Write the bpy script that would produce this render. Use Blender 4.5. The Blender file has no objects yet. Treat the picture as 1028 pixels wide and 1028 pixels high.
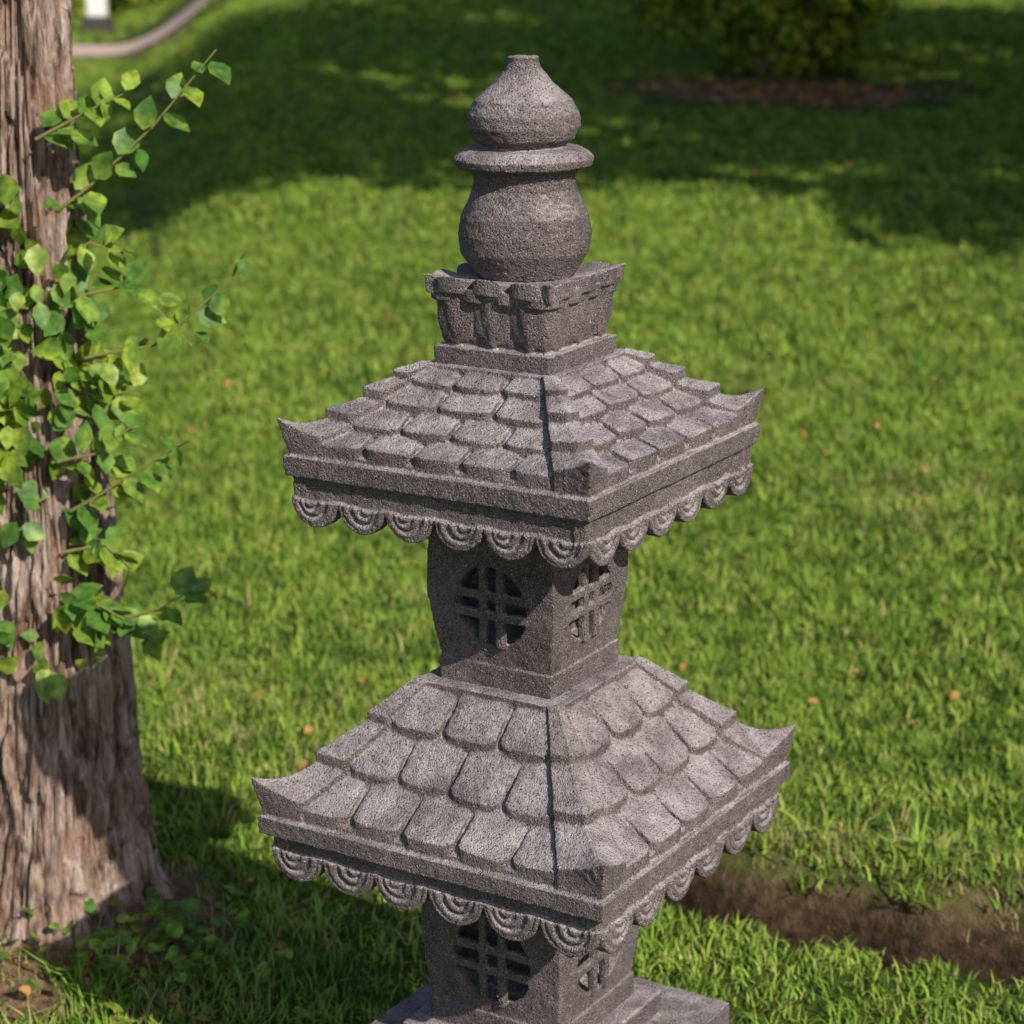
import bpy, bmesh, math, random, time
import numpy as np
from mathutils import Vector, Matrix, noise
random.seed(4); rng=np.random.default_rng(7)
S=bpy.context.scene
H=1.95
TH=math.radians(-32.1)
# ---------------------------------------------------------------- helpers
def link(o,parent=None):
    S.collection.objects.link(o)
    if parent: o.parent=parent
    return o
def empty(name,loc=(0,0,0)):
    e=bpy.data.objects.new(name,None); e.location=loc; S.collection.objects.link(e); return e
def mesh_np(name,V,F,mat=None,smooth=False):
    V=np.asarray(V,np.float32); F=np.asarray(F,np.int32); k=F.shape[1]
    me=bpy.data.meshes.new(name)
    me.vertices.add(len(V)); me.vertices.foreach_set('co',V.ravel())
    me.loops.add(F.size); me.loops.foreach_set('vertex_index',F.ravel())
    me.polygons.add(len(F)); me.polygons.foreach_set('loop_start',np.arange(0,F.size,k,dtype=np.int32))
    me.polygons.foreach_set('loop_total',np.full(len(F),k,np.int32))
    me.update(calc_edges=True); me.validate()
    if smooth: me.polygons.foreach_set('use_smooth',np.ones(len(me.polygons),bool))
    if mat: me.materials.append(mat)
    return me
def newmat(name):
    m=bpy.data.materials.new(name); m.use_nodes=True; nt=m.node_tree; nt.nodes.clear()
    return m,nt
def L(nt,a,b): nt.links.new(a,b)
def noise_n(nt,vec,scale,detail=3,rough=.55):
    n=nt.nodes.new('ShaderNodeTexNoise'); n.inputs['Scale'].default_value=scale; n.inputs['Detail'].default_value=detail; n.inputs['Roughness'].default_value=rough
    if vec is not None: L(nt,vec,n.inputs['Vector'])
    return n.outputs['Fac']
def ramp(nt,fac,stops):
    r=nt.nodes.new('ShaderNodeValToRGB'); e=r.color_ramp.elements
    while len(e)<len(stops): e.new(.5)
    for i,(p,c) in enumerate(stops):
        e[i].position=p; e[i].color=(c[0],c[1],c[2],1) if hasattr(c,'__len__') else (c,c,c,1)
    L(nt,fac,r.inputs[0]); return r.outputs[0]
def mix(nt,fac,a,b,blend='MIX'):
    m=nt.nodes.new('ShaderNodeMix'); m.data_type='RGBA'; m.blend_type=blend
    for s,v in ((m.inputs[0],fac),(m.inputs[6],a),(m.inputs[7],b)):
        if hasattr(v,'is_linked'): L(nt,v,s)
        elif hasattr(v,'__len__'): s.default_value=(v[0],v[1],v[2],1)
        else: s.default_value=v
    return m.outputs[2]
def mul(nt,a,b):
    m=nt.nodes.new('ShaderNodeMath'); m.operation='MULTIPLY'
    for s,v in ((m.inputs[0],a),(m.inputs[1],b)):
        if hasattr(v,'is_linked'): L(nt,v,s)
        else: s.default_value=v
    return m.outputs[0]
def attr(nt,name):
    a=nt.nodes.new('ShaderNodeAttribute'); a.attribute_name=name; return a.outputs['Fac']
def wpos(nt): return nt.nodes.new('ShaderNodeNewGeometry').outputs['Position']
def out(nt,sh):
    o=nt.nodes.new('ShaderNodeOutputMaterial'); L(nt,sh,o.inputs['Surface'])
def bsdf(nt,col,rough=.9,spec=.2,bump=None,bs=.5,bd=.01):
    b=nt.nodes.new('ShaderNodeBsdfPrincipled'); b.inputs['Roughness'].default_value=rough
    b.inputs['Specular IOR Level'].default_value=spec
    if hasattr(col,'__len__'): b.inputs['Base Color'].default_value=(*col,1)
    else: L(nt,col,b.inputs['Base Color'])
    if bump is not None:
        bn=nt.nodes.new('ShaderNodeBump'); bn.inputs['Strength'].default_value=bs; bn.inputs['Distance'].default_value=bd
        L(nt,bump,bn.inputs['Height']); L(nt,bn.outputs[0],b.inputs['Normal'])
    return b.outputs[0]
# ---------------------------------------------------------------- materials
def stone_mat():
    m,nt=newmat('basalt_stone'); g=nt.nodes.new('ShaderNodeNewGeometry'); P=g.outputs['Position']
    big=noise_n(nt,P,7,3); mid=noise_n(nt,P,60,2); fine=noise_n(nt,P,360,2,.65); fine2=noise_n(nt,P,560,1)
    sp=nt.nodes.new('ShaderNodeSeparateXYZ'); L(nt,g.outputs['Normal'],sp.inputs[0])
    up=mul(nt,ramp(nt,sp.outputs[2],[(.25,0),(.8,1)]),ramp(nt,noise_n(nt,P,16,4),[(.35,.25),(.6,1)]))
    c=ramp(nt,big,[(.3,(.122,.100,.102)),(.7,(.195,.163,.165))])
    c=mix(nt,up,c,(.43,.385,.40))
    c=mix(nt,.7,c,ramp(nt,mid,[(.3,(.34,.34,.34)),(.7,(.66,.66,.66))]),'OVERLAY')
    c=mix(nt,ramp(nt,fine,[(.33,1),(.44,0)]),c,(.022,.018,.020))
    c=mix(nt,mul(nt,ramp(nt,fine2,[(.62,0),(.69,1)]),.7),c,(.58,.53,.54))
    cav=ramp(nt,g.outputs['Pointiness'],[(.43,1),(.478,0)])
    c=mix(nt,mul(nt,cav,ramp(nt,noise_n(nt,P,35,2),[(.4,.05),(.58,.9)])),c,(.60,.56,.53))
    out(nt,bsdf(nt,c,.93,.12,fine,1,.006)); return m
STONE=stone_mat()
def leafshade(nt,c,trans):
    d=nt.nodes.new('ShaderNodeBsdfDiffuse'); L(nt,c,d.inputs[0]); o=d.outputs[0]
    if trans:
        t=nt.nodes.new('ShaderNodeBsdfTranslucent'); L(nt,c,t.inputs[0])
        x=nt.nodes.new('ShaderNodeMixShader'); x.inputs[0].default_value=trans
        g=nt.nodes.new('ShaderNodeBsdfGlossy'); g.inputs['Roughness'].default_value=.45; g.inputs[0].default_value=(.8,.9,.8,1)
        L(nt,o,x.inputs[1]); L(nt,t.outputs[0],x.inputs[2])
        y=nt.nodes.new('ShaderNodeMixShader'); y.inputs[0].default_value=.025; L(nt,x.outputs[0],y.inputs[1]); L(nt,g.outputs[0],y.inputs[2]); o=y.outputs[0]
    return o
def grass_mat(name,c1,c2,c3,c4):
    m,nt=newmat(name); P=wpos(nt)
    a=noise_n(nt,P,1.5,4,.7); b=noise_n(nt,P,7,2); r=attr(nt,'rnd')
    c=mix(nt,ramp(nt,a,[(.40,0),(.58,1)]),c1,c2)
    c=mix(nt,ramp(nt,b,[(.42,0),(.62,.9)]),c,c3)
    c=mix(nt,ramp(nt,r,[(.0,.0),(.7,.05),(.94,.16),(.965,1)]),c,c4)
    c=mix(nt,.9,c,ramp(nt,r,[(0,.70),(.5,.36),(.9,.64),(1,.5)]),'OVERLAY')
    out(nt,leafshade(nt,c,0)); return m
GRASS=grass_mat('grass_blades',(.085,.170,.026),(.155,.265,.036),(.26,.375,.060),(.38,.34,.12))
STRAW=grass_mat('dry_grass_blades',(.28,.26,.10),(.22,.26,.07),(.42,.34,.17),(.5,.4,.2))
def leaf_mat(name,c1,c2,c3,trans=0):
    m,nt=newmat(name); P=wpos(nt)
    a=noise_n(nt,P,1.1,2); b=noise_n(nt,P,11,1); f=noise_n(nt,P,60,1)
    c=mix(nt,ramp(nt,a,[(.35,0),(.65,1)]),c1,c2)
    c=mix(nt,ramp(nt,b,[(.42,0),(.65,.9)]),c,c3)
    c=mix(nt,.8,c,ramp(nt,f,[(.3,.25),(.7,.75)]),'OVERLAY')
    out(nt,leafshade(nt,c,trans)); return m
IVYM=leaf_mat('ivy_leaves',(.080,.19,.033),(.13,.265,.04),(.32,.42,.05),.35)
TREEL=leaf_mat('tree_leaves',(.05,.10,.02),(.07,.14,.02),(.1,.16,.03))
BUSHL=leaf_mat('bush_leaves',(.05,.11,.015),(.12,.21,.025),(.38,.38,.04))
YBUSH=leaf_mat('yellow_bush_leaves',(.35,.40,.03),(.4,.43,.04),(.45,.4,.04))
def simple(name,c1,c2,sc,rough=.9,bs=.4,bd=.01):
    m,nt=newmat(name); P=wpos(nt); n=noise_n(nt,P,sc,4)
    out(nt,bsdf(nt,mix(nt,n,c1,c2),rough,.2,n,bs,bd)); return m
FALLEN=simple('fallen_leaf',(.28,.11,.035),(.50,.30,.10),30)
ASPH=simple('asphalt',(.16,.16,.18),(.22,.22,.24),8)
PATHM=simple('gravel',(.50,.36,.29),(.62,.47,.39),3)
WHITE=simple('white_paint',(.75,.75,.73),(.82,.82,.8),5)
DARKW=simple('dark_stone',(.05,.045,.04),(.09,.08,.07),12)
TWIG=simple('twig_bark',(.16,.2,.05),(.28,.2,.09),40)
def bark_mat():
    m,nt=newmat('shaggy_bark'); g=nt.nodes.new('ShaderNodeNewGeometry')
    mp=nt.nodes.new('ShaderNodeMapping'); mp.inputs['Scale'].default_value=(1,1,.22); L(nt,g.outputs['Position'],mp.inputs['Vector'])
    v=mp.outputs[0]; a=noise_n(nt,v,38,6,.7); b=noise_n(nt,v,130,4,.65); c0=noise_n(nt,g.outputs['Position'],9,4)
    c=ramp(nt,a,[(.36,(.08,.05,.038)),(.46,(.29,.20,.16)),(.58,(.47,.365,.315)),(.76,(.62,.52,.475))])
    c=mix(nt,.6,c,ramp(nt,b,[(.3,.2),(.7,.8)]),'OVERLAY')
    c=mix(nt,ramp(nt,c0,[(.5,0),(.68,.5)]),c,(.32,.17,.11))
    h=mix(nt,.45,a,b)
    out(nt,bsdf(nt,c,.9,.15,h,1,.025)); return m
BARK=bark_mat()
def ground_mat():
    m,nt=newmat('lawn_soil'); P=wpos(nt)
    a=noise_n(nt,P,1.3,3); b=noise_n(nt,P,40,4); f=noise_n(nt,P,220,2)
    g=mix(nt,a,(.05,.09,.014),(.08,.13,.018)); g=mix(nt,ramp(nt,b,[(.45,0),(.7,.5)]),g,(.13,.11,.045))
    s=ramp(nt,b,[(.3,(.10,.055,.033)),(.55,(.27,.165,.105)),(.75,(.40,.28,.20))])
    c=mix(nt,attr(nt,'soil'),g,s); c=mix(nt,attr(nt,'ditchshade'),c,ramp(nt,b,[(.35,(.014,.010,.007)),(.65,(.05,.032,.02))]))  # last mix paints the shade inside the ditch as near-black brown
    out(nt,bsdf(nt,c,.95,.1,mix(nt,.5,b,f),1,.02)); return m
GROUND=ground_mat()
# ---------------------------------------------------------------- terrain
def sst(a,b,x):
    t=np.clip((x-a)/(b-a),0,1); return t*t*(3-2*t)
DP=np.array([.38,4.12]); DD=np.array([.888,-.459]); DN=np.array([.459,.888])
def ditch(x,y):
    s=(x-DP[0])*DD[0]+(y-DP[1])*DD[1]; n=(x-DP[0])*DN[0]+(y-DP[1])*DN[1]+.03*np.sin(s*5+1)+.015*np.sin(s*17)
    return s,n
def terr(x,y):
    x=np.asarray(x,float); y=np.asarray(y,float)
    r=sst(-.18,-.10,x/np.maximum(y,4.))
    d=np.maximum(y-6,0); z=.05*(np.sqrt(d*d+1)-1)*r
    z=np.minimum(z,2.6+0*z)
    z=z+.012*np.sin(2.1*x+.7*y)+.012*np.sin(1.3*y-1.9*x+1)+.006*np.sin(5.3*x+2)*np.sin(4.7*y)
    s,n=ditch(x,y); k=sst(-.9,-.1,s)*(1-sst(6,9,s))
    z=z-.26*np.exp(-(n/.08)**4)*k+.07*sst(.05,.2,n)*k*np.exp(-np.maximum(n-.3,0)*1.0)
    tr=np.hypot(x+.88,y-3.95); z=z+.06*np.exp(-(tr/.3)**2)
    return z
def ditchshademask(x,y):
    s,n=ditch(x,y); k=sst(-.9,-.1,s)*(1-sst(6,9,s)); return np.exp(-((n-.012)/.105)**6)*k  # band along the ditch where shade is painted into the ground colour
def soilmask(x,y):
    s,n=ditch(x,y); k=sst(-.9,-.1,s)*(1-sst(6,9,s))
    w=.5+.5*np.sin(s*9+2)*np.sin(s*3.1)
    m=np.exp(-((n-.02)/.105)**6)*k
    m=np.maximum(m,k*.55*w*np.exp(-((n-.17)/.07)**2))
    tr=np.hypot((x+.9)/1.15,(y-3.85)); tr=tr+.04*np.sin(x*23)+.04*np.sin(y*19+1)
    m=np.maximum(m,1-sst(.24,.36,tr))
    b=np.hypot((x-2.05)/1.15,(y-17.2)/.7); m=np.maximum(m,1-sst(.8,1.05,b+.1*np.sin(x*5)*np.sin(y*4)))
    p=np.abs(y-(29+.3*(x+6))); m=np.maximum(m,(1-sst(1.3,1.5,p))*(x<-3.8))
    return m
def axis(segs):
    o=[]
    for a,b,st in segs: o+=list(np.arange(a,b,st))
    return np.array(o)
xs=axis([(-400,-60,40),(-60,-12,3),(-12,-4,.35),(-4,-1.6,.12),(-1.6,1.6,.025),(1.6,4,.12),(4,12,.35),(12,60,3),(60,401,40)])
ys=axis([(-60,0,6),(0,3,.3),(3,4.8,.022),(4.8,8,.09),(8,26,.3),(26,60,1.2),(60,801,50)])
X,Y=np.meshgrid(xs,ys); Z=terr(X,Y)
nx,ny=len(xs),len(ys)
V=np.stack([X.ravel(),Y.ravel(),Z.ravel()],1)
i=np.arange(nx*ny).reshape(ny,nx)
F=np.stack([i[:-1,:-1].ravel(),i[:-1,1:].ravel(),i[1:,1:].ravel(),i[1:,:-1].ravel()],1)
me=mesh_np('ground',V,F,GROUND,True)
for nm,fn in (('soil',soilmask),('ditchshade',ditchshademask)):
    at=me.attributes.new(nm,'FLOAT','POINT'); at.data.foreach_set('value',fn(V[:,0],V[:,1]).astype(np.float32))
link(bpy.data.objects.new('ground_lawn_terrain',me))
# ---------------------------------------------------------------- instancing
def blades_patch(name,n,half,l0,l1,w,lean,mat,square=True):
    if square: bx=rng.uniform(-half,half,n); by=rng.uniform(-half,half,n)
    else:
        r=half*np.sqrt(rng.random(n)); a=rng.random(n)*2*np.pi; bx,by=r*np.cos(a),r*np.sin(a)
    cl=.55+.85*np.abs(np.sin(bx*29+rng.uniform(0,3))*np.sin(by*25+rng.uniform(0,3)))
    Ln=(l0+(l1-l0)*rng.random(n))*cl; la=rng.random(n)*2*np.pi; le=lean*(rng.random(n)**.8)
    dx,dy=np.cos(la),np.sin(la); pa=la+np.pi/2+rng.normal(0,.5,n); px,py=np.cos(pa)*w*.5,np.sin(pa)*w*.5
    P=[]
    for f,wf in ((0,1),(.5,.85)):
        ang=le*(.4+.9*f); h=Ln*f*np.cos(ang*.8); o=Ln*f*np.sin(ang*.8)
        for sg in (-1,1): P.append(np.stack([bx+dx*o+sg*px*wf,by+dy*o+sg*py*wf,h-.004],1))
    ang=le*1.25; P.append(np.stack([bx+dx*Ln*np.sin(ang),by+dy*Ln*np.sin(ang),Ln*np.cos(ang)*.95],1))
    Vv=np.stack(P,1).reshape(-1,3); b=np.arange(n)[:,None]*5
    T=np.concatenate([b+np.array([[0,1,3]]),b+np.array([[0,3,2]]),b+np.array([[2,3,4]])])
    me=mesh_np(name,Vv,T,mat); a=me.attributes.new('rnd','FLOAT','POINT'); a.data.foreach_set('value',np.repeat(rng.random(n),5).astype(np.float32))
    return bpy.data.objects.new(name,me)
def instancer(name,coll,pts,rot,scl,idx):
    me=bpy.data.meshes.new(name); me.vertices.add(len(pts)); me.vertices.foreach_set('co',np.asarray(pts,np.float32).ravel())
    for nm,ty,dat,key in (('rot','FLOAT_VECTOR',rot,'vector'),('scl','FLOAT_VECTOR',scl,'vector'),('idx','INT',idx,'value')):
        a=me.attributes.new(nm,ty,'POINT'); a.data.foreach_set(key,np.ascontiguousarray(dat,np.int32 if ty=='INT' else np.float32).ravel())
    o=bpy.data.objects.new(name,me); link(o)
    ng=bpy.data.node_groups.new(name+'_nodes','GeometryNodeTree')
    ng.interface.new_socket('Geometry',in_out='INPUT',socket_type='NodeSocketGeometry'); ng.interface.new_socket('Geometry',in_out='OUTPUT',socket_type='NodeSocketGeometry')
    gi=ng.nodes.new('NodeGroupInput'); go=ng.nodes.new('NodeGroupOutput'); ip=ng.nodes.new('GeometryNodeInstanceOnPoints'); ci=ng.nodes.new('GeometryNodeCollectionInfo')
    ci.inputs['Collection'].default_value=coll; ci.inputs['Separate Children'].default_value=True; ci.inputs['Reset Children'].default_value=True
    ip.inputs['Pick Instance'].default_value=True
    def na(nm,ty):
        n=ng.nodes.new('GeometryNodeInputNamedAttribute'); n.data_type=ty; n.inputs['Name'].default_value=nm; return n.outputs['Attribute']
    ng.links.new(gi.outputs[0],ip.inputs['Points']); ng.links.new(ci.outputs[0],ip.inputs['Instance'])
    ng.links.new(na('rot','FLOAT_VECTOR'),ip.inputs['Rotation']); ng.links.new(na('scl','FLOAT_VECTOR'),ip.inputs['Scale']); ng.links.new(na('idx','INT'),ip.inputs['Instance Index'])
    ng.links.new(ip.outputs[0],go.inputs[0])
    md=o.modifiers.new('scatter','NODES'); md.node_group=ng
    return o
def collect(name,objs):
    c=bpy.data.collections.new(name)
    for o in objs: c.objects.link(o)
    return c
gc=collect('grass_tufts',[blades_patch('lawn_%d'%k,1100,.225,.022,.055,.0053,1.2,GRASS) for k in range(5)]
  +[blades_patch('small_%d'%k,52,.045,.02,.05,.0048,1.2,GRASS) for k in range(2)]
  +[blades_patch('tall_%d'%k,26,.05,.045,.085,.005,.9,GRASS,False) for k in range(2)])
P=[];SC=[];IX=[]
def tilerow(y0,y1,sp,sc,idxs,near=False):
    for y in np.arange(y0,y1,sp):
        w=.25*y+.35
        x=np.arange(-w,w,sp); yy=y+rng.uniform(-.12,.12,len(x))*sp; x=x+rng.uniform(-.12,.12,len(x))*sp
        sm=np.max([soilmask(x+a*sp*.55,yy+b*sp*.55) for a in (-1,-.5,0,.5,1) for b in (-1,-.5,0,.5,1)],0)
        ok=sm<.15
        P.append(np.stack([x[ok],yy[ok],terr(x[ok],yy[ok])],1)); SC.append(sc*rng.uniform(.95,1.1,ok.sum())); IX.append(rng.choice(idxs,ok.sum()))
        if near:
            for cx,cy in zip(x[~ok],yy[~ok]):
                g=np.arange(-.5,.5,.07/sp)*sp
                a,b=np.meshgrid(g,g); a=a.ravel()+cx+rng.uniform(-.02,.02,a.size); b=b.ravel()+cy+rng.uniform(-.02,.02,b.size)
                k2=rng.random(a.size)>soilmask(a,b)*1.6
                a,b=a[k2],b[k2]; P.append(np.stack([a,b,terr(a,b)],1)); SC.append(rng.uniform(.8,1.3,len(a))); IX.append(rng.choice([5,6],len(a)))
tilerow(2.9,5.2,.36,.9,range(5),True)
tilerow(5.2,8,.37,1.0,range(5))
tilerow(8,12,.46,1.25,range(5))
tilerow(12,19,.62,1.7,range(5))
tilerow(19,30,.95,2.6,range(5))
tilerow(30,50,1.7,4.6,range(5))
def sample(y0,y1,dens,sc,idxs,extra=None):
    w0=.25*y1+.4; n=int((y1-y0)*2*w0*dens)
    x=rng.uniform(-w0,w0,n); y=rng.uniform(y0,y1,n)
    ok=(np.abs(x)<.25*y+.35)&(rng.random(n)>soilmask(x,y)*1.3)
    if extra is not None: ok&=extra(x,y)
    x,y=x[ok],y[ok]
    P.append(np.stack([x,y,terr(x,y)],1)); SC.append(sc*rng.uniform(.7,1.3,len(x))); IX.append(rng.choice(idxs,len(x)))
sample(3.3,9,9,.95,[7,8])
sample(3.3,5,50,1.15,[7,8],lambda x,y:(np.abs(ditch(x,y)[1]-.27)<.13)&(ditch(x,y)[0]>-.6))
sample(3.3,5,60,1.0,[7,8],lambda x,y:(np.hypot((x+.9)/1.2,y-3.9)<.5))
P=np.concatenate(P);SC=np.concatenate(SC);IX=np.concatenate(IX)
rot=np.zeros_like(P); rot[:,2]=rng.integers(0,4,len(P))*math.pi/2+rng.normal(0,.1,len(P))
sm_=IX>=5; rot[sm_,2]=rng.uniform(0,6.28,sm_.sum())
gx=(terr(P[:,0]+.1,P[:,1])-terr(P[:,0]-.1,P[:,1]))/.2; gy=(terr(P[:,0],P[:,1]+.1)-terr(P[:,0],P[:,1]-.1))/.2
for q in np.nonzero(~sm_)[0]:
    nrm=Vector((-gx[q],-gy[q],1)).normalized(); M=Vector((0,0,1)).rotation_difference(nrm).to_matrix()@Matrix.Rotation(rot[q,2],3,'Z'); rot[q]=M.to_euler()
scl=np.repeat(SC[:,None],3,1); far=P[:,1]>12; scl[far,2]*=.75
instancer('grass',gc,P,rot,scl,IX)
sc_=collect('straw_tufts',[blades_patch('straw_%d'%k,16,.05,.03,.08,.0035,1.4,STRAW,False) for k in range(3)])
n=220; s=rng.uniform(-.7,1.6,n); nn=rng.normal(.22,.05,n); x=DP[0]+DD[0]*s+DN[0]*nn; y=DP[1]+DD[1]*s+DN[1]*nn
q=np.stack([x,y,terr(x,y)],1)
tx=rng.normal(-.8,.3,200); ty=rng.normal(3.85,.25,200); q=np.concatenate([q,np.stack([tx,ty,terr(tx,ty)],1)])
tx=rng.uniform(-1.8,1.8,3400); ty=rng.uniform(4,9,3400); kk=np.sin(tx*3.1+1.7*np.sin(ty*1.3))*np.sin(ty*2.3+tx)>.45; kk&=np.abs(ditch(tx,ty)[1])>.15; tx,ty=tx[kk],ty[kk]; q=np.concatenate([q,np.stack([tx,ty,terr(tx,ty)],1)])
rot=np.zeros_like(q); rot[:,2]=rng.uniform(0,6.28,len(q))
instancer('dry_grass',sc_,q,rot,np.repeat(rng.uniform(.4,.85,len(q))[:,None],3,1),rng.integers(0,3,len(q)))
# ---------------------------------------------------------------- leaves
LT=np.array([(0,0,0),(.32,.22,.05),(.42,.5,.06),(.25,.8,.04),(0,1.08,-.06),(-.25,.8,.04),(-.42,.5,.06),(-.32,.22,.05),(0,.45,-.03),(0,.8,-.02)])
LF=np.array([(0,1,8),(1,2,8),(2,9,8),(2,3,9),(3,4,9),(4,5,9),(5,6,9),(6,8,9),(6,7,8),(7,0,8)])
QT=np.array([(0,0,0),(.4,.5,.05),(0,1,0),(-.4,.5,.05)]); QF=np.array([(0,1,2),(0,2,3)])
def leaves(pos,nrm,size,mat,name,tdir=None,jit=.5,low=False):
    T_,F_=(QT,QF) if low else (LT,LF)
    n=len(pos); nrm=nrm+rng.normal(0,jit,(n,3)); nrm/=np.linalg.norm(nrm,axis=1)[:,None]
    t=tdir if tdir is not None else np.array([[0,0,-1.]])+rng.normal(0,.6,(n,3))
    t=t-nrm*(t*nrm).sum(1)[:,None]; t/=np.linalg.norm(t,axis=1)[:,None]+1e-9
    b=np.cross(t,nrm); wd=rng.uniform(.8,1.1,(n,1,1)); bend=rng.normal(0,.12,(n,1,1))
    V=pos[:,None]+size[:,None,None]*(T_[None,:,0:1]*wd*b[:,None]+(T_[None,:,1:2])*t[:,None]+(T_[None,:,2:3]+bend*T_[None,:,1:2]**2)*nrm[:,None])
    F=(np.arange(n)[:,None,None]*len(T_)+F_[None]).reshape(-1,3)
    return mesh_np(name,V.reshape(-1,3),F,mat)
n=120; y=4+10*rng.random(n)**1.3; x=rng.uniform(-1,1,n)*(.24*y); p=np.stack([x,y,terr(x,y)+.035],1)
n2=80; q=np.stack([rng.normal(-.85,.22,n2),rng.normal(3.7,.16,n2),np.zeros(n2)],1); q[:,2]=terr(q[:,0],q[:,1])+.012
n3=500; q3=np.stack([rng.normal(2.05,.75,n3),rng.normal(17.1,.4,n3),np.zeros(n3)],1); q3[:,2]=terr(q3[:,0],q3[:,1])+.02
p=np.concatenate([p,q,q3]); sz=rng.uniform(.015,.035,len(p)); sz[-n3:]*=2.2
link(bpy.data.objects.new('fallen_leaves',leaves(p,np.tile([0,0,1.],(len(p),1)),sz,FALLEN,'fallen_leaves')))
# ---------------------------------------------------------------- tree trunk with ivy
def trunk_c(z): 
    t=z/2.0; return np.array([-.905+.066*t+.010*math.sin(3*z), 3.95-.03*t])
def trunk_r(z):
    zz=[0,.05,.12,.22,.35,.5,.7,.95,1.3,1.8,2.6,5]; rr=[.25,.215,.182,.158,.142,.130,.114,.097,.081,.070,.062,.04]
    return np.interp(z,zz,rr)
na,nz=260,420; zs=np.concatenate([np.linspace(-.1,2.4,420),np.linspace(2.45,5,40)])
V=[]
for z in zs:
    c=trunk_c(z); r0=trunk_r(z)
    for k in range(na):
        a=2*math.pi*k/na; ca,sa=math.cos(a),math.sin(a)
        lob=1+.13*math.exp(-max(z,0)/.22)*math.sin(5*a+1)+.05*math.sin(3*a+2*z)
        f=noise.fractal(Vector((ca*3.2,sa*3.2,z*1.5)),1,2,5)
        st=noise.noise(Vector((ca*9,sa*9,z*3.2+7))); q_=abs(noise.noise(Vector((ca*13,sa*13,z*4.5)))); 
        pl=noise.noise(Vector((ca*7+3,sa*7,z*9)))
        r=r0*lob*(1+.08*f)+.010*st-.018*max(0,.18-q_)/.18+.015*(pl>.08)*min(1,(pl-.08)*12)
        V.append((c[0]+r*ca,c[1]+r*sa,z))
n_=len(zs); i=np.arange(n_*na).reshape(n_,na); j=np.roll(i,-1,1)
F=np.stack([i[:-1].ravel(),j[:-1].ravel(),j[1:].ravel(),i[1:].ravel()],1)
tree=empty('ivy_covered_tree')
link(bpy.data.objects.new('trunk',mesh_np('trunk',V,F,BARK,True)),tree)
def tube(pts,r0,r1,mat,name,parent):
    cu=bpy.data.curves.new(name,'CURVE'); cu.dimensions='3D'; cu.bevel_depth=1; cu.bevel_resolution=2
    sp=cu.splines.new('POLY'); sp.points.add(len(pts)-1)
    for k,p in enumerate(pts):
        sp.points[k].co=(*p,1); sp.points[k].radius=r0+(r1-r0)*k/(len(pts)-1)
    cu.materials.append(mat); o=bpy.data.objects.new(name,cu); link(o,parent); return o
def crown(c,rad,n,size,mat,name,parent,clumps=28):
    cc=rng.normal(0,1,(clumps,3)); cc/=np.linalg.norm(cc,axis=1)[:,None]; cc*=(rng.random(clumps)**.4)[:,None]*.8
    k=rng.integers(0,clumps,n); d=rng.normal(0,1,(n,3)); d/=np.linalg.norm(d,axis=1)[:,None]
    p=cc[k]+d*(.32*rng.random(n)**.4)[:,None]
    nr=d.copy(); nr[:,2]+=.5
    p=p*np.array(rad)+np.array(c)
    o=bpy.data.objects.new(name,leaves(p,nr,rng.uniform(.7,1.3,len(p))*size,mat,name,low=True)); link(o,parent)
crown((-1.6,5.0,5.8),(1.6,1.6,1.3),5000,.09,TREEL,'crown',tree)
for k,e in enumerate([(-2.4,5,5.4),(-.8,5.3,5.7),(-1.6,5.8,6.2),(-1.5,4.2,6)]): tube([(-.79,3.88,3.6),(-.95+.3*(e[0]+.9),4.1,4.4),e],.035,.01,BARK,'limb_%d'%k,tree)
def ivy_on(n,z0,z1,a0,a1,off=.03,s=(.030,.056)):
    z=rng.uniform(z0,z1,n); a=np.radians(rng.uniform(a0,a1,n)); r=trunk_r(z)+off*rng.random(n)+.012
    c=np.array([trunk_c(q) for q in z]); nr=np.stack([np.cos(a),np.sin(a),.25+0*a],1)
    return np.stack([c[:,0]+r*nr[:,0],c[:,1]+r*nr[:,1],z],1),nr,rng.uniform(*s,n)
A=[ivy_on(270,.98,1.5,180,275,.07),ivy_on(110,.85,1.2,190,270,.05),ivy_on(45,1.5,1.75,170,240,.05),ivy_on(45,.55,.9,180,235,.05),ivy_on(35,.35,.75,185,235,.05),ivy_on(40,.95,1.3,280,340,.05),ivy_on(24,.55,.75,235,330,.07),ivy_on(50,1.1,1.45,180,330,.12)]
link(bpy.data.objects.new('ivy_leaves',leaves(np.concatenate([a[0] for a in A]),np.concatenate([a[1] for a in A]),np.concatenate([a[2] for a in A]),IVYM,'ivy_leaves')),tree)
shoots=[[(-.80,1.42),(-.739,1.465),(-.622,1.57),(-.507,1.70)],[(-.81,1.14),(-.746,1.16),(-.64,1.18),(-.55,1.255),(-.468,1.325)],[(-.80,.88),(-.75,.91),(-.668,.965),(-.576,1.02)],
[(-.80,.66),(-.735,.68),(-.642,.715),(-.541,.77)],[(-.82,1.26),(-.757,1.27),(-.67,1.29),(-.57,1.18)],[(-.84,.66),(-.755,.65),(-.664,.61)],[(-.82,1.55),(-.723,1.6),(-.66,1.63)],[(-.82,.98),(-.74,1.0),(-.66,1.06)],[(-.82,.8),(-.74,.82),(-.69,.78)],[(-.83,1.1),(-.74,1.08),(-.67,1.1)],[(-.82,.72),(-.76,.73),(-.70,.70)],[(-.82,1.33),(-.75,1.36),(-.69,1.34)]]
pp=[];nn=[];ss=[];tt=[]
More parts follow.
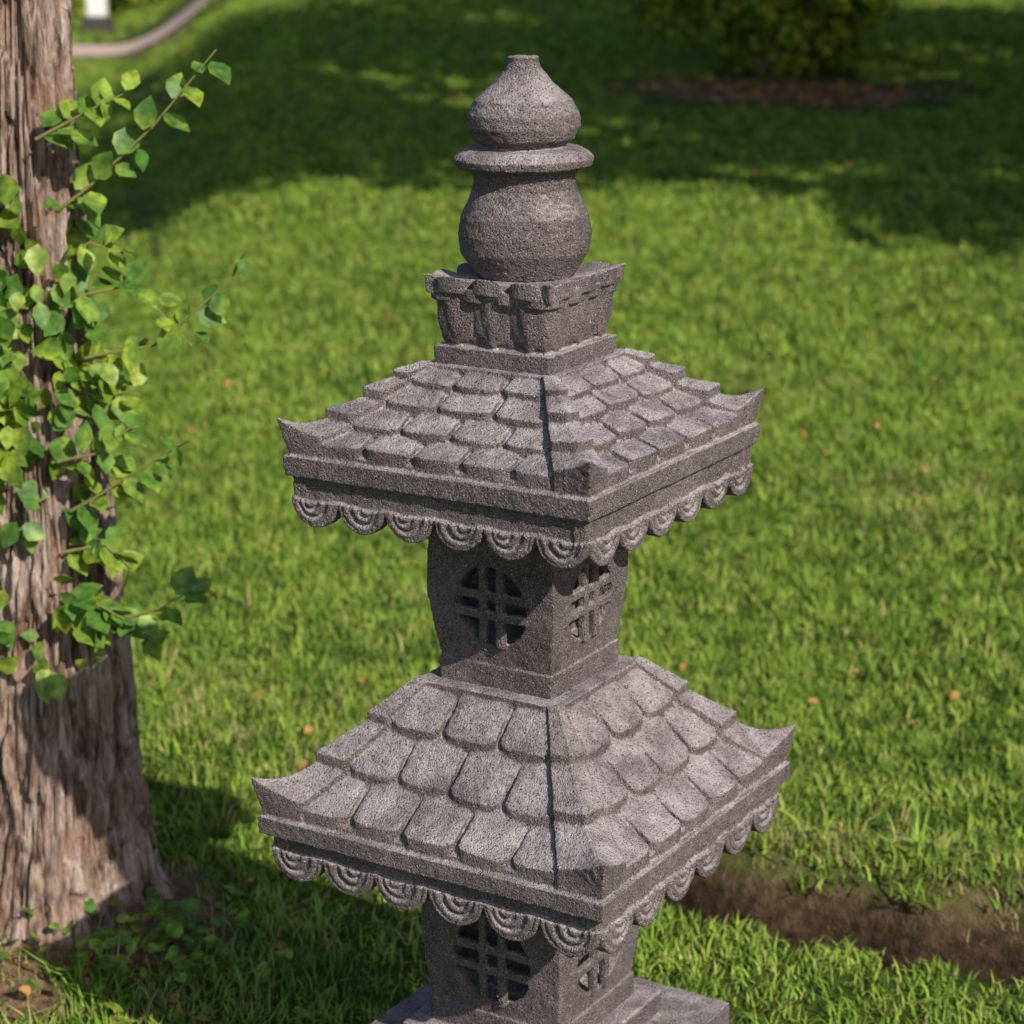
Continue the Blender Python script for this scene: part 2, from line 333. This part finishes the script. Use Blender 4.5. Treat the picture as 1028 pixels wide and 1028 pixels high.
for k,sh in enumerate(shoots):
    ys_=3.86+rng.uniform(-.08,.05); pts=[(x,ys_-.05*q/len(sh),z) for q,(x,z) in enumerate(sh)]
    tube(pts,.0036,.0013,TWIG,'shoot_%d'%k,tree)
    a=np.array(pts); m=15 if len(sh)>3 else 12
    for q in range(m):
        u=(q+.5)/m*(len(a)-1); f=int(u); b=a[f]+(a[f+1]-a[f])*(u-f); dr=a[f+1]-a[f]; dr/=np.linalg.norm(dr)
        sd=1 if q%2 else -1
        pp.append(b+rng.normal(0,.008,3)); nn.append(np.array([.35,-.6,.7])); ss.append(rng.uniform(.038,.070)*(1.05-.3*q/m)); tt.append(dr*.6+sd*np.array([.1,.25,.8])+rng.normal(0,.25,3))
link(bpy.data.objects.new('shoot_leaves',leaves(np.array(pp),np.array(nn),np.array(ss),IVYM,'shoot_leaves',np.array(tt),.4)),tree)
n=170; wx=np.concatenate([rng.normal(-.62,.09,90),rng.normal(-.9,.2,80)]); wy=np.concatenate([rng.normal(3.72,.06,90),rng.normal(3.62,.08,80)])
p=np.stack([wx,wy,terr(wx,wy)+rng.uniform(.01,.07,n)],1)
link(bpy.data.objects.new('broadleaf_weeds',leaves(p,np.tile([0,-.2,1.],(n,1)),rng.uniform(.022,.045,n),IVYM,'weeds',rng.normal(0,1,(n,3)),.35)))
# ---------------------------------------------------------------- background trees and bush
def bigtree(x,y,h,rad,name='shade_tree',n=6000,off=(0,0)):
    z0=float(terr(x,y)); e=empty(name,(0,0,0)); cx,cy=x-off[0],y-off[1]
    tube([(x,y,z0-.1),(x+.05-off[0]*.1,y-off[1]*.1,z0+1.2),(x-off[0]*.7,y+.1-off[1]*.7,z0+h*.6)],.22*h/8.5,.11*h/8.5,BARK,'trunk',e)
    for k in range(5):
        a=k*1.26; tube([(x-off[0]*.5,y-off[1]*.5,z0+h*.45),(cx+math.cos(a)*rad*.3,cy+math.sin(a)*rad*.3,z0+h*.62),(cx+math.cos(a)*rad*.65,cy+math.sin(a)*rad*.65,z0+h*.75)],.09*h/8.5,.03,BARK,'limb_%d'%k,e)
    crown((cx,cy,z0+h*.72),(rad,rad,h*.24),n,.26,TREEL,'crown',e,34)
bigtree(4.0,10.5,8,2.7,n=4500,off=(.9,1.4))
bigtree(7.4,9.2,8.5,2.5,n=4500)
bigtree(11,9.0,9,3.2)
bigtree(4.1,13.6,9,3.6,n=6500)
bigtree(8.8,14.0,9,3.2,n=5000)
bigtree(5.9,19.4,9,4.0)
bigtree(12.3,13.4,9,3.4)
bigtree(6.3,7.4,5.8,1.25,n=1300)
b=empty('round_bush'); bz=float(terr(2.05,18.4))
crown((2.05,18.4,bz+.85),(1.2,1.0,1.0),6500,.10,BUSHL,'foliage',b,40)
for k in range(6):
    a=k*1.05; tube([(2.05,18.4,bz-.05),(2.05+.3*math.cos(a),18.4+.3*math.sin(a),bz+.5),(2.05+.7*math.cos(a),18.4+.7*math.sin(a),bz+1.1)],.03,.01,BARK,'stem_%d'%k,b)
b=empty('yellow_shrub'); crown((-5.3,35.5,.4),(.45,.45,.5),900,.09,YBUSH,'foliage',b,14)
b=empty('dark_hedge'); crown((-6.5,37,.5),(1.0,.6,.8),2600,.12,BUSHL,'foliage',b,20)
def strip(name,x0,x1,n,f0,f1,mat,lift):
    rv=[]
    for x in np.linspace(x0,x1,n):
        for w_ in (0,.33,.67,1):
            y=f0(x)+(f1(x)-f0(x))*w_; rv.append((x,y,float(terr(x,y))+lift))
    F=np.array([(4*k+c,4*k+4+c,4*k+5+c,4*k+1+c) for k in range(n-1) for c in range(3)])
    link(bpy.data.objects.new(name,mesh_np(name,np.array(rv),F,mat)))
strip('road',-60,60,240,lambda x:40+.02*x,lambda x:46+.02*x,ASPH,.05)
strip('gravel_path',-16,-3.9,60,lambda x:27.9+.3*(x+6),lambda x:30.1+.3*(x+6),PATHM,.03)
gp=empty('gate_post',(0,0,0))
def boxobj(name,c,s,mat,parent,bev=.02):
    bm=bmesh.new(); bmesh.ops.create_cube(bm,size=1); bmesh.ops.scale(bm,vec=s,verts=bm.verts); bmesh.ops.translate(bm,vec=c,verts=bm.verts)
    bmesh.ops.bevel(bm,geom=bm.edges[:],offset=bev,segments=2,affect='EDGES'); m=bpy.data.meshes.new(name); bm.to_mesh(m); bm.free(); m.materials.append(mat)
    return link(bpy.data.objects.new(name,m),parent)
boxobj('base',(-6.1,33,.12),(.42,.42,.3),DARKW,gp); boxobj('shaft',(-6.1,33,.75),(.28,.28,.96),WHITE,gp); boxobj('cap',(-6.1,33,1.26),(.38,.38,.06),WHITE,gp)
# ---------------------------------------------------------------- lantern
class PB:
    def __init__(s): s.v=[];s.f=[]
    def add(s,v,f,k=0):
        o=len(s.v); c,q=[(1,0),(0,1),(-1,0),(0,-1)][k%4]
        s.v+=[(x*c-y*q,x*q+y*c,z) for x,y,z in v]; s.f+=[tuple(i+o for i in t) for t in f]
    def box(s,x0,x1,y0,y1,z0,z1,k=0):
        v=[(x,y,z) for z in (z0,z1) for y in (y0,y1) for x in (x0,x1)]
        s.add(v,[(0,2,3,1),(4,5,7,6),(0,1,5,4),(2,6,7,3),(0,4,6,2),(1,3,7,5)],k)
    def loft(s,prof,n=4,rot=math.pi/4,m=1):
        v=[];f=[]
        for a,z in prof:
            rr=a*math.sqrt(2) if n==4 else a
            for k in range(n):
                t=rot+2*math.pi*k/n; v.append((rr*math.cos(t),rr*math.sin(t),z))
        for j in range(len(prof)-1):
            for k in range(n): f.append((j*n+k,j*n+(k+1)%n,(j+1)*n+(k+1)%n,(j+1)*n+k))
        f.append(tuple(range(n))[::-1]); f.append(tuple((len(prof)-1)*n+k for k in range(n))); s.add(v,f)
    def grid(s,top,bot,k=0):
        n,m=len(top),len(top[0]); v=[p for r in top for p in r]+[p for r in bot for p in r]; o=n*m; f=[]
        for i in range(n-1):
            for j in range(m-1):
                a=i*m+j; f.append((a,a+1,a+m+1,a+m)); f.append((a+o,a+m+o,a+m+1+o,a+1+o))
        for j in range(m-1):
            f.append((j,j+o,j+1+o,j+1)); a=(n-1)*m+j; f.append((a,a+1,a+1+o,a+o))
        for i in range(n-1):
            a=i*m; f.append((a,a+m,a+m+o,a+o)); a=i*m+m-1; f.append((a,a+o,a+m+o,a+m))
        s.add(v,f,k)
    def mesh(s,name):
        bm=bmesh.new(); vs=[bm.verts.new(p) for p in s.v]
        for f in s.f:
            try: bm.faces.new([vs[i] for i in f])
            except ValueError: pass
        bmesh.ops.recalc_face_normals(bm,faces=bm.faces[:]); m=bpy.data.meshes.new(name); bm.to_mesh(m); bm.free(); return m
tilt=math.radians(-.75)
LAN=empty('stone_pagoda_lantern',(0,0,0))
LAN.matrix_world=Matrix.Translation((.0375,3.05,0))@Matrix.Rotation(tilt,4,'Y')@Matrix.Rotation(TH,4,'Z')
tc=bpy.data.textures.new('stone_wear','CLOUDS'); tc.noise_scale=.035; tc.noise_depth=3
tf=bpy.data.textures.new('stone_grain','CLOUDS'); tf.noise_scale=.007; tf.noise_depth=2
def finish(me,name,vox=.0021,d1=.0032,d2=.0024):
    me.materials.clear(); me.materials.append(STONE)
    t=bpy.data.objects.new(name+'_raw',me); S.collection.objects.link(t)
    r=t.modifiers.new('carve','REMESH'); r.mode='VOXEL'; r.voxel_size=vox; r.use_smooth_shade=True
    for tx,d in ((tc,d1),(tf,d2)):
        m=t.modifiers.new('wear','DISPLACE'); m.texture=tx; m.strength=d; m.mid_level=.5; m.texture_coords='LOCAL'
    ev=t.evaluated_get(bpy.context.evaluated_depsgraph_get()); m2=bpy.data.meshes.new_from_object(ev); m2.name=name
    bpy.data.objects.remove(t)
    if not m2.materials: m2.materials.append(STONE)
    return link(bpy.data.objects.new(name,m2),LAN)
def zh(h): return H-h
fin=PB(); pr=[(.0225,.2075),(.0205,.214),(.0265,.226),(.0445,.246),(.067,.266),(.0775,.2855),(.0785,.302),(.070,.319),(.052,.331),(.080,.332),(.090,.337),(.0975,.345),(.095,.355),(.074,.363),(.0705,.372),(.072,.386),(.080,.404),(.0890,.4237),(.0935,.4480),(.091,.4724),(.080,.4894),(.069,.508)]
fin.loft([(a,zh(h)) for a,h in pr[::-1]],64,0); finish(fin.mesh('finial_m'),'finial')
lo=PB(); lo.loft([(.094,zh(.632)),(.0945,zh(.601))]); lo.loft([(.080,zh(.605)),(.085,zh(.590)),(.088,zh(.56)),(.088,zh(.52)),(.090,zh(.508))])
for k in range(4):
    for j in range(3):
        xc=-.0600+.0600*j; w=.0285
        for (wf,off,dp) in ((1.0,.0065,0),(.60,.0095,.009)):
            top=[];bot=[]
            for i in range(13):
                q=i/12; zq=.525+q*(.072-dp*1.2); rt=[];rb=[]
                ww=w*wf*(1 if q<.5 else math.sqrt(max(.02,1-((q-.5)/.51)**2)))
                for jj in range(7):
                    p=-1+jj/3
                    rt.append((xc+ww*p,-(.0885+off*(1-p*p*.5)-.006*q*q),zh(zq))); rb.append((xc+ww*p,-.075,zh(zq)))
                top.append(rt);bot.append(rb)
            lo.grid(top,bot,k)
    for (n4,pit,w,yo0,z0_,z1_) in ((3,.0610,.0275,.0935,.509,.530),(4,.0500,.0225,.0895,.526,.541)):
        for j in range(n4):
            xc=(j-(n4-1)/2)*pit; top=[];bot=[]
            for i in range(9):
                p=-1+i/4; yo=yo0+.0125*math.sqrt(max(0,1-p**2)); rt=[];rb=[]
                for jj in range(6):
                    q=jj/5; yy=-(.05+(yo-.05)*q); rt.append((xc+w*p,yy,zh(z0_)+.010*q**3-.008*p*p*q)); rb.append((xc+w*p,yy,zh(z1_)+.006*q**2))
                top.append(rt);bot.append(rb)
            lo.grid(top,bot,k)
    lo.add([(.07,-.07,zh(.508)),(.098,-.085,zh(.502)),(.103,-.103,zh(.499)),(.085,-.098,zh(.502)),(.07,-.07,zh(.533)),(.097,-.084,zh(.529)),(.101,-.101,zh(.526)),(.084,-.097,zh(.529))],[(0,1,2,3),(4,7,6,5),(0,4,5,1),(1,5,6,2),(2,6,7,3),(3,7,4,0)],k)
finish(lo.mesh('lotus_m'),'lotus_block',.0018,.0025,.0016)
def roof(name,a,t0,ht,hb,hbot,rows,ntile,hw0,hw1,val_a,val_h,horn):
    pb=PB(); zt,ze=zh(ht),zh(hb)+.002
    def Sf(t):
        u=min(max((t-t0)/(a-t0),0),1); return zt-(zt-ze)*(1-(1-u)**1.22)
    prof=[(a-.010,zh(hb)-.01)]+[(t0+(a-.010-t0)*q,Sf(t0+(a-.010-t0)*q)) for q in np.linspace(1,0,12)]+[(t0-.01,zt+.001)]
    pb.loft(prof)
    pb.loft([(a,zh(hbot)),(a+.001,zh(hb))])
    pb.loft([(t0+.004,zt-.012),(t0+.002,zt+.010)])
    bd=[t0+(a-t0)*r for r in rows]
    for k in range(4):
        for ri in range(len(rows)-1):
            tA,tB=bd[ri],bd[ri+1]+(-.005 if ri==len(rows)-2 else .006)
            hw=hw0+(hw1-hw0)*rows[ri+1]; av=bd[ri+1]-hw+.006
            n=ntile[ri]; w=2*av/n
            for j in range(n):
                xc=-av+w*(j+.5)+random.uniform(-.001,.001); W=w*.5-random.uniform(.0032,.0044); top=[];bot=[]; dt=random.uniform(-.004,.001); th=random.uniform(.0145,.018); tilt_=random.uniform(-.0015,.0015)
                for i in range(13):
                    p=-1+i/6; rt=[];rb=[]; qe=1-.11*abs(p)**6-.025*p*p
                    for jj in range(9):
                        q=jj/8; t=tA-.006+(tB+dt-tA+.006)*q*qe; ex=(q*qe)
                        z=Sf(t)+.001+th*ex**.8+.0010*(1-p*p)+tilt_*p - (.0015 if (i in(0,12) or jj==8) else 0)
                        x=xc+W*p*(.97+.03*q)
                        rt.append((x,-t,z)); rb.append((x,-t,Sf(t)-.006))
                    top.append(rt);bot.append(rb)
                pb.grid(top,bot,k)
        for ri in range(len(rows)-1):
            tA,tB=bd[ri]-.004,bd[ri+1]+.006; last=ri==len(rows)-2
            if last: tB=a-.006
            top=[];bot=[]; m=13
            for i in range(m):
                q=i/(m-1); t=tA+(tB-tA)*q; hw=hw0+(hw1-hw0)*min(1,(t-t0)/(a-t0)); off=.015+.020*q
                if ri==0: off=.011+.019*q
                if last: off=.018+.010*q
                rt=[];rb=[]
                for jj in range(13):
                    s_=-1+jj/6; e=.013*q**3*(1-abs(s_))**1.5 if last else 0
                    if s_<=0: x,y=t+hw*s_,-t
                    else: x,y=t,-(t-hw*s_)
                    zz=Sf(t)+off*(1-.05*s_*s_)+.002*(1-min(1,abs(s_)*4))
                    if last: zz+=horn*q**3.5*(1-abs(s_))**1.5
                    rt.append((x+e,y-e,zz)); rb.append((x,y,Sf(t)-.008))
                top.append(rt);bot.append(rb)
            pb.grid(top,bot,k)
        n=6; pitch=2*val_a/n; R=pitch*.5*.985; zc=zh(hbot)-max(val_h-R,.004)
        pb.box(-val_a,val_a,-val_a+.003,-val_a+.022,zc-.004,zh(hbot)+.004,k)
        for j in range(n):
            xc=-val_a+pitch*(j+.5); rad=[0,.16,.22,.30,.38,.46,.54,.62,.70,.80,.88,.93,1.0]; dep=[.0025,.0025,-.002,-.0025,.0025,.0025,-.002,-.002,.003,.003,-.0005,.0025,.001]
            top=[];bot=[]; na_=17; hgt=zc
            for i in range(na_):
                an=math.pi+math.pi*i/(na_-1); rt=[];rb=[]
                for r_,d_ in zip(rad,dep):
                    cx=xc+(1-r_)*.25*R*(1 if (j+k)%2 else -1); cz=hgt-(1-r_)*R*.12
                    rr=max(r_,.02)*R; sx=rr*math.cos(an); sz=rr*math.sin(an)*min(1.0,(val_h-.004)/R if val_h<R else 1)
                    rt.append((cx+sx,-val_a-.002-d_,cz+sz)); rb.append((cx+sx,-val_a+.018,cz+sz))
                top.append(rt);bot.append(rb)
            pb.grid(top,bot,k)
    finish(pb.mesh(name+'_m'),name)
roof('upper_roof',.2475,.104,.636,.745,.775,[0,.18,.40,.66,1],[3,3,4,5],.014,.054,.240,.070,.022)
roof('lower_roof',.290,.120,1.104,1.283,1.311,[0,.28,.60,1],[3,4,5],.018,.070,.276,.068,.028)
def body(name,prof,wc,wr,slab):
    pb=PB(); pb.loft([(a,zh(h)) for a,h in prof]); me=pb.mesh(name+'_tmp'); o=bpy.data.objects.new(name+'_tmp',me); S.collection.objects.link(o)
    cut=[]
    am=max(a for a,h in prof)
    for k in range(4):
        bm=bmesh.new(); bmesh.ops.create_cone(bm,cap_ends=True,segments=40,radius1=wr,radius2=wr,depth=.10)
        bmesh.ops.rotate(bm,verts=bm.verts,cent=(0,0,0),matrix=Matrix.Rotation(math.pi/2,3,'X')); bmesh.ops.translate(bm,verts=bm.verts,vec=(0,-(am+.006),zh(wc)))
        bmesh.ops.rotate(bm,verts=bm.verts,cent=(0,0,0),matrix=Matrix.Rotation(k*math.pi/2,3,'Z')); m=bpy.data.meshes.new('c'); bm.to_mesh(m); bm.free()
        c=bpy.data.objects.new('c',m); S.collection.objects.link(c); cut.append(c); md=o.modifiers.new('b','BOOLEAN'); md.operation='DIFFERENCE'; md.object=c; md.solver='EXACT'
    dg=bpy.context.evaluated_depsgraph_get(); ev=o.evaluated_get(dg); m2=bpy.data.meshes.new_from_object(ev)
    q=PB(); q.v=[tuple(v.co) for v in m2.vertices]; q.f=[tuple(p.vertices) for p in m2.polygons]
    for c in cut+[o]: bpy.data.objects.remove(c)
    for k in range(4):
        for s_ in (-.22,.26):
            q.box(s_*wr-.0064,s_*wr+.0058,-am+.001,-am+.014,zh(wc)-wr*1.0,zh(wc)+wr*1.0,k)
            q.box(-wr*.98,wr*.98,-am+.002,-am+.014,zh(wc)+s_*wr-.0058,zh(wc)+s_*wr+.0058,k)
    for (a,h0,h1) in slab: q.loft([(a,zh(h1)),(a,zh(h0))])
    finish(q.mesh(name+'_m'),name,.0022,.004,.002)
body('upper_lantern_body',[(.093,1.068),(.0945,1.053),(.0985,1.025),(.1045,.985),(.1075,.95),(.107,.92),(.104,.87),(.100,.77)],.970,.0600,[(.0965,1.062,1.106)])
body('lower_lantern_body',[(.110,1.620),(.112,1.60),(.116,1.57),(.1205,1.53),(.122,1.49),(.121,1.45),(.117,1.39),(.113,1.30)],1.518,.069,[(.114,1.61,1.65)])
ba=PB(); ba.loft([(.146,zh(1.685)),(.147,zh(1.644))]); ba.loft([(.225,zh(1.745)),(.225,zh(1.682))]); ba.loft([(.19,zh(2.0)),(.19,zh(1.74))]); ba.loft([(.27,zh(2.0)),(.27,zh(1.90))])
finish(ba.mesh('base_m'),'base_plinth',.004)
# ---------------------------------------------------------------- light, world, camera
el=math.radians(35); ax,ay=.58,-.815; l=math.hypot(ax,ay); ax/=l; ay/=l
sd=Vector((ax*math.cos(el),ay*math.cos(el),math.sin(el)))
sl=bpy.data.lights.new('sun','SUN'); sl.energy=5; sl.angle=math.radians(.5); sl.color=(1,.92,.79)
so=bpy.data.objects.new('sun',sl); so.rotation_euler=sd.to_track_quat('Z','Y').to_euler(); so.location=(5,-3,8); link(so)
w=bpy.data.worlds.new('World'); S.world=w; w.use_nodes=True; nt=w.node_tree; nt.nodes.clear()
sk=nt.nodes.new('ShaderNodeTexSky'); sk.sky_type='NISHITA'; sk.sun_disc=False; sk.sun_elevation=el; sk.sun_rotation=math.atan2(ax,ay)
bg=nt.nodes.new('ShaderNodeBackground'); bg.inputs[1].default_value=.11; wo=nt.nodes.new('ShaderNodeOutputWorld'); L(nt,sk.outputs[0],bg.inputs[0]); L(nt,bg.outputs[0],wo.inputs[0])
cam=bpy.data.cameras.new('camera'); cam.sensor_width=36; cam.lens=2200/1028*36; cam.clip_end=2000; cam.clip_start=.05
cam.dof.use_dof=True; cam.dof.focus_distance=3.0; cam.dof.aperture_fstop=5.2
co=bpy.data.objects.new('camera',cam); co.location=(0,0,H); co.rotation_euler=(math.radians(90-15.65),0,0); link(co); S.camera=co
S.view_settings.view_transform='Standard'; S.view_settings.look='None'; S.view_settings.exposure=0
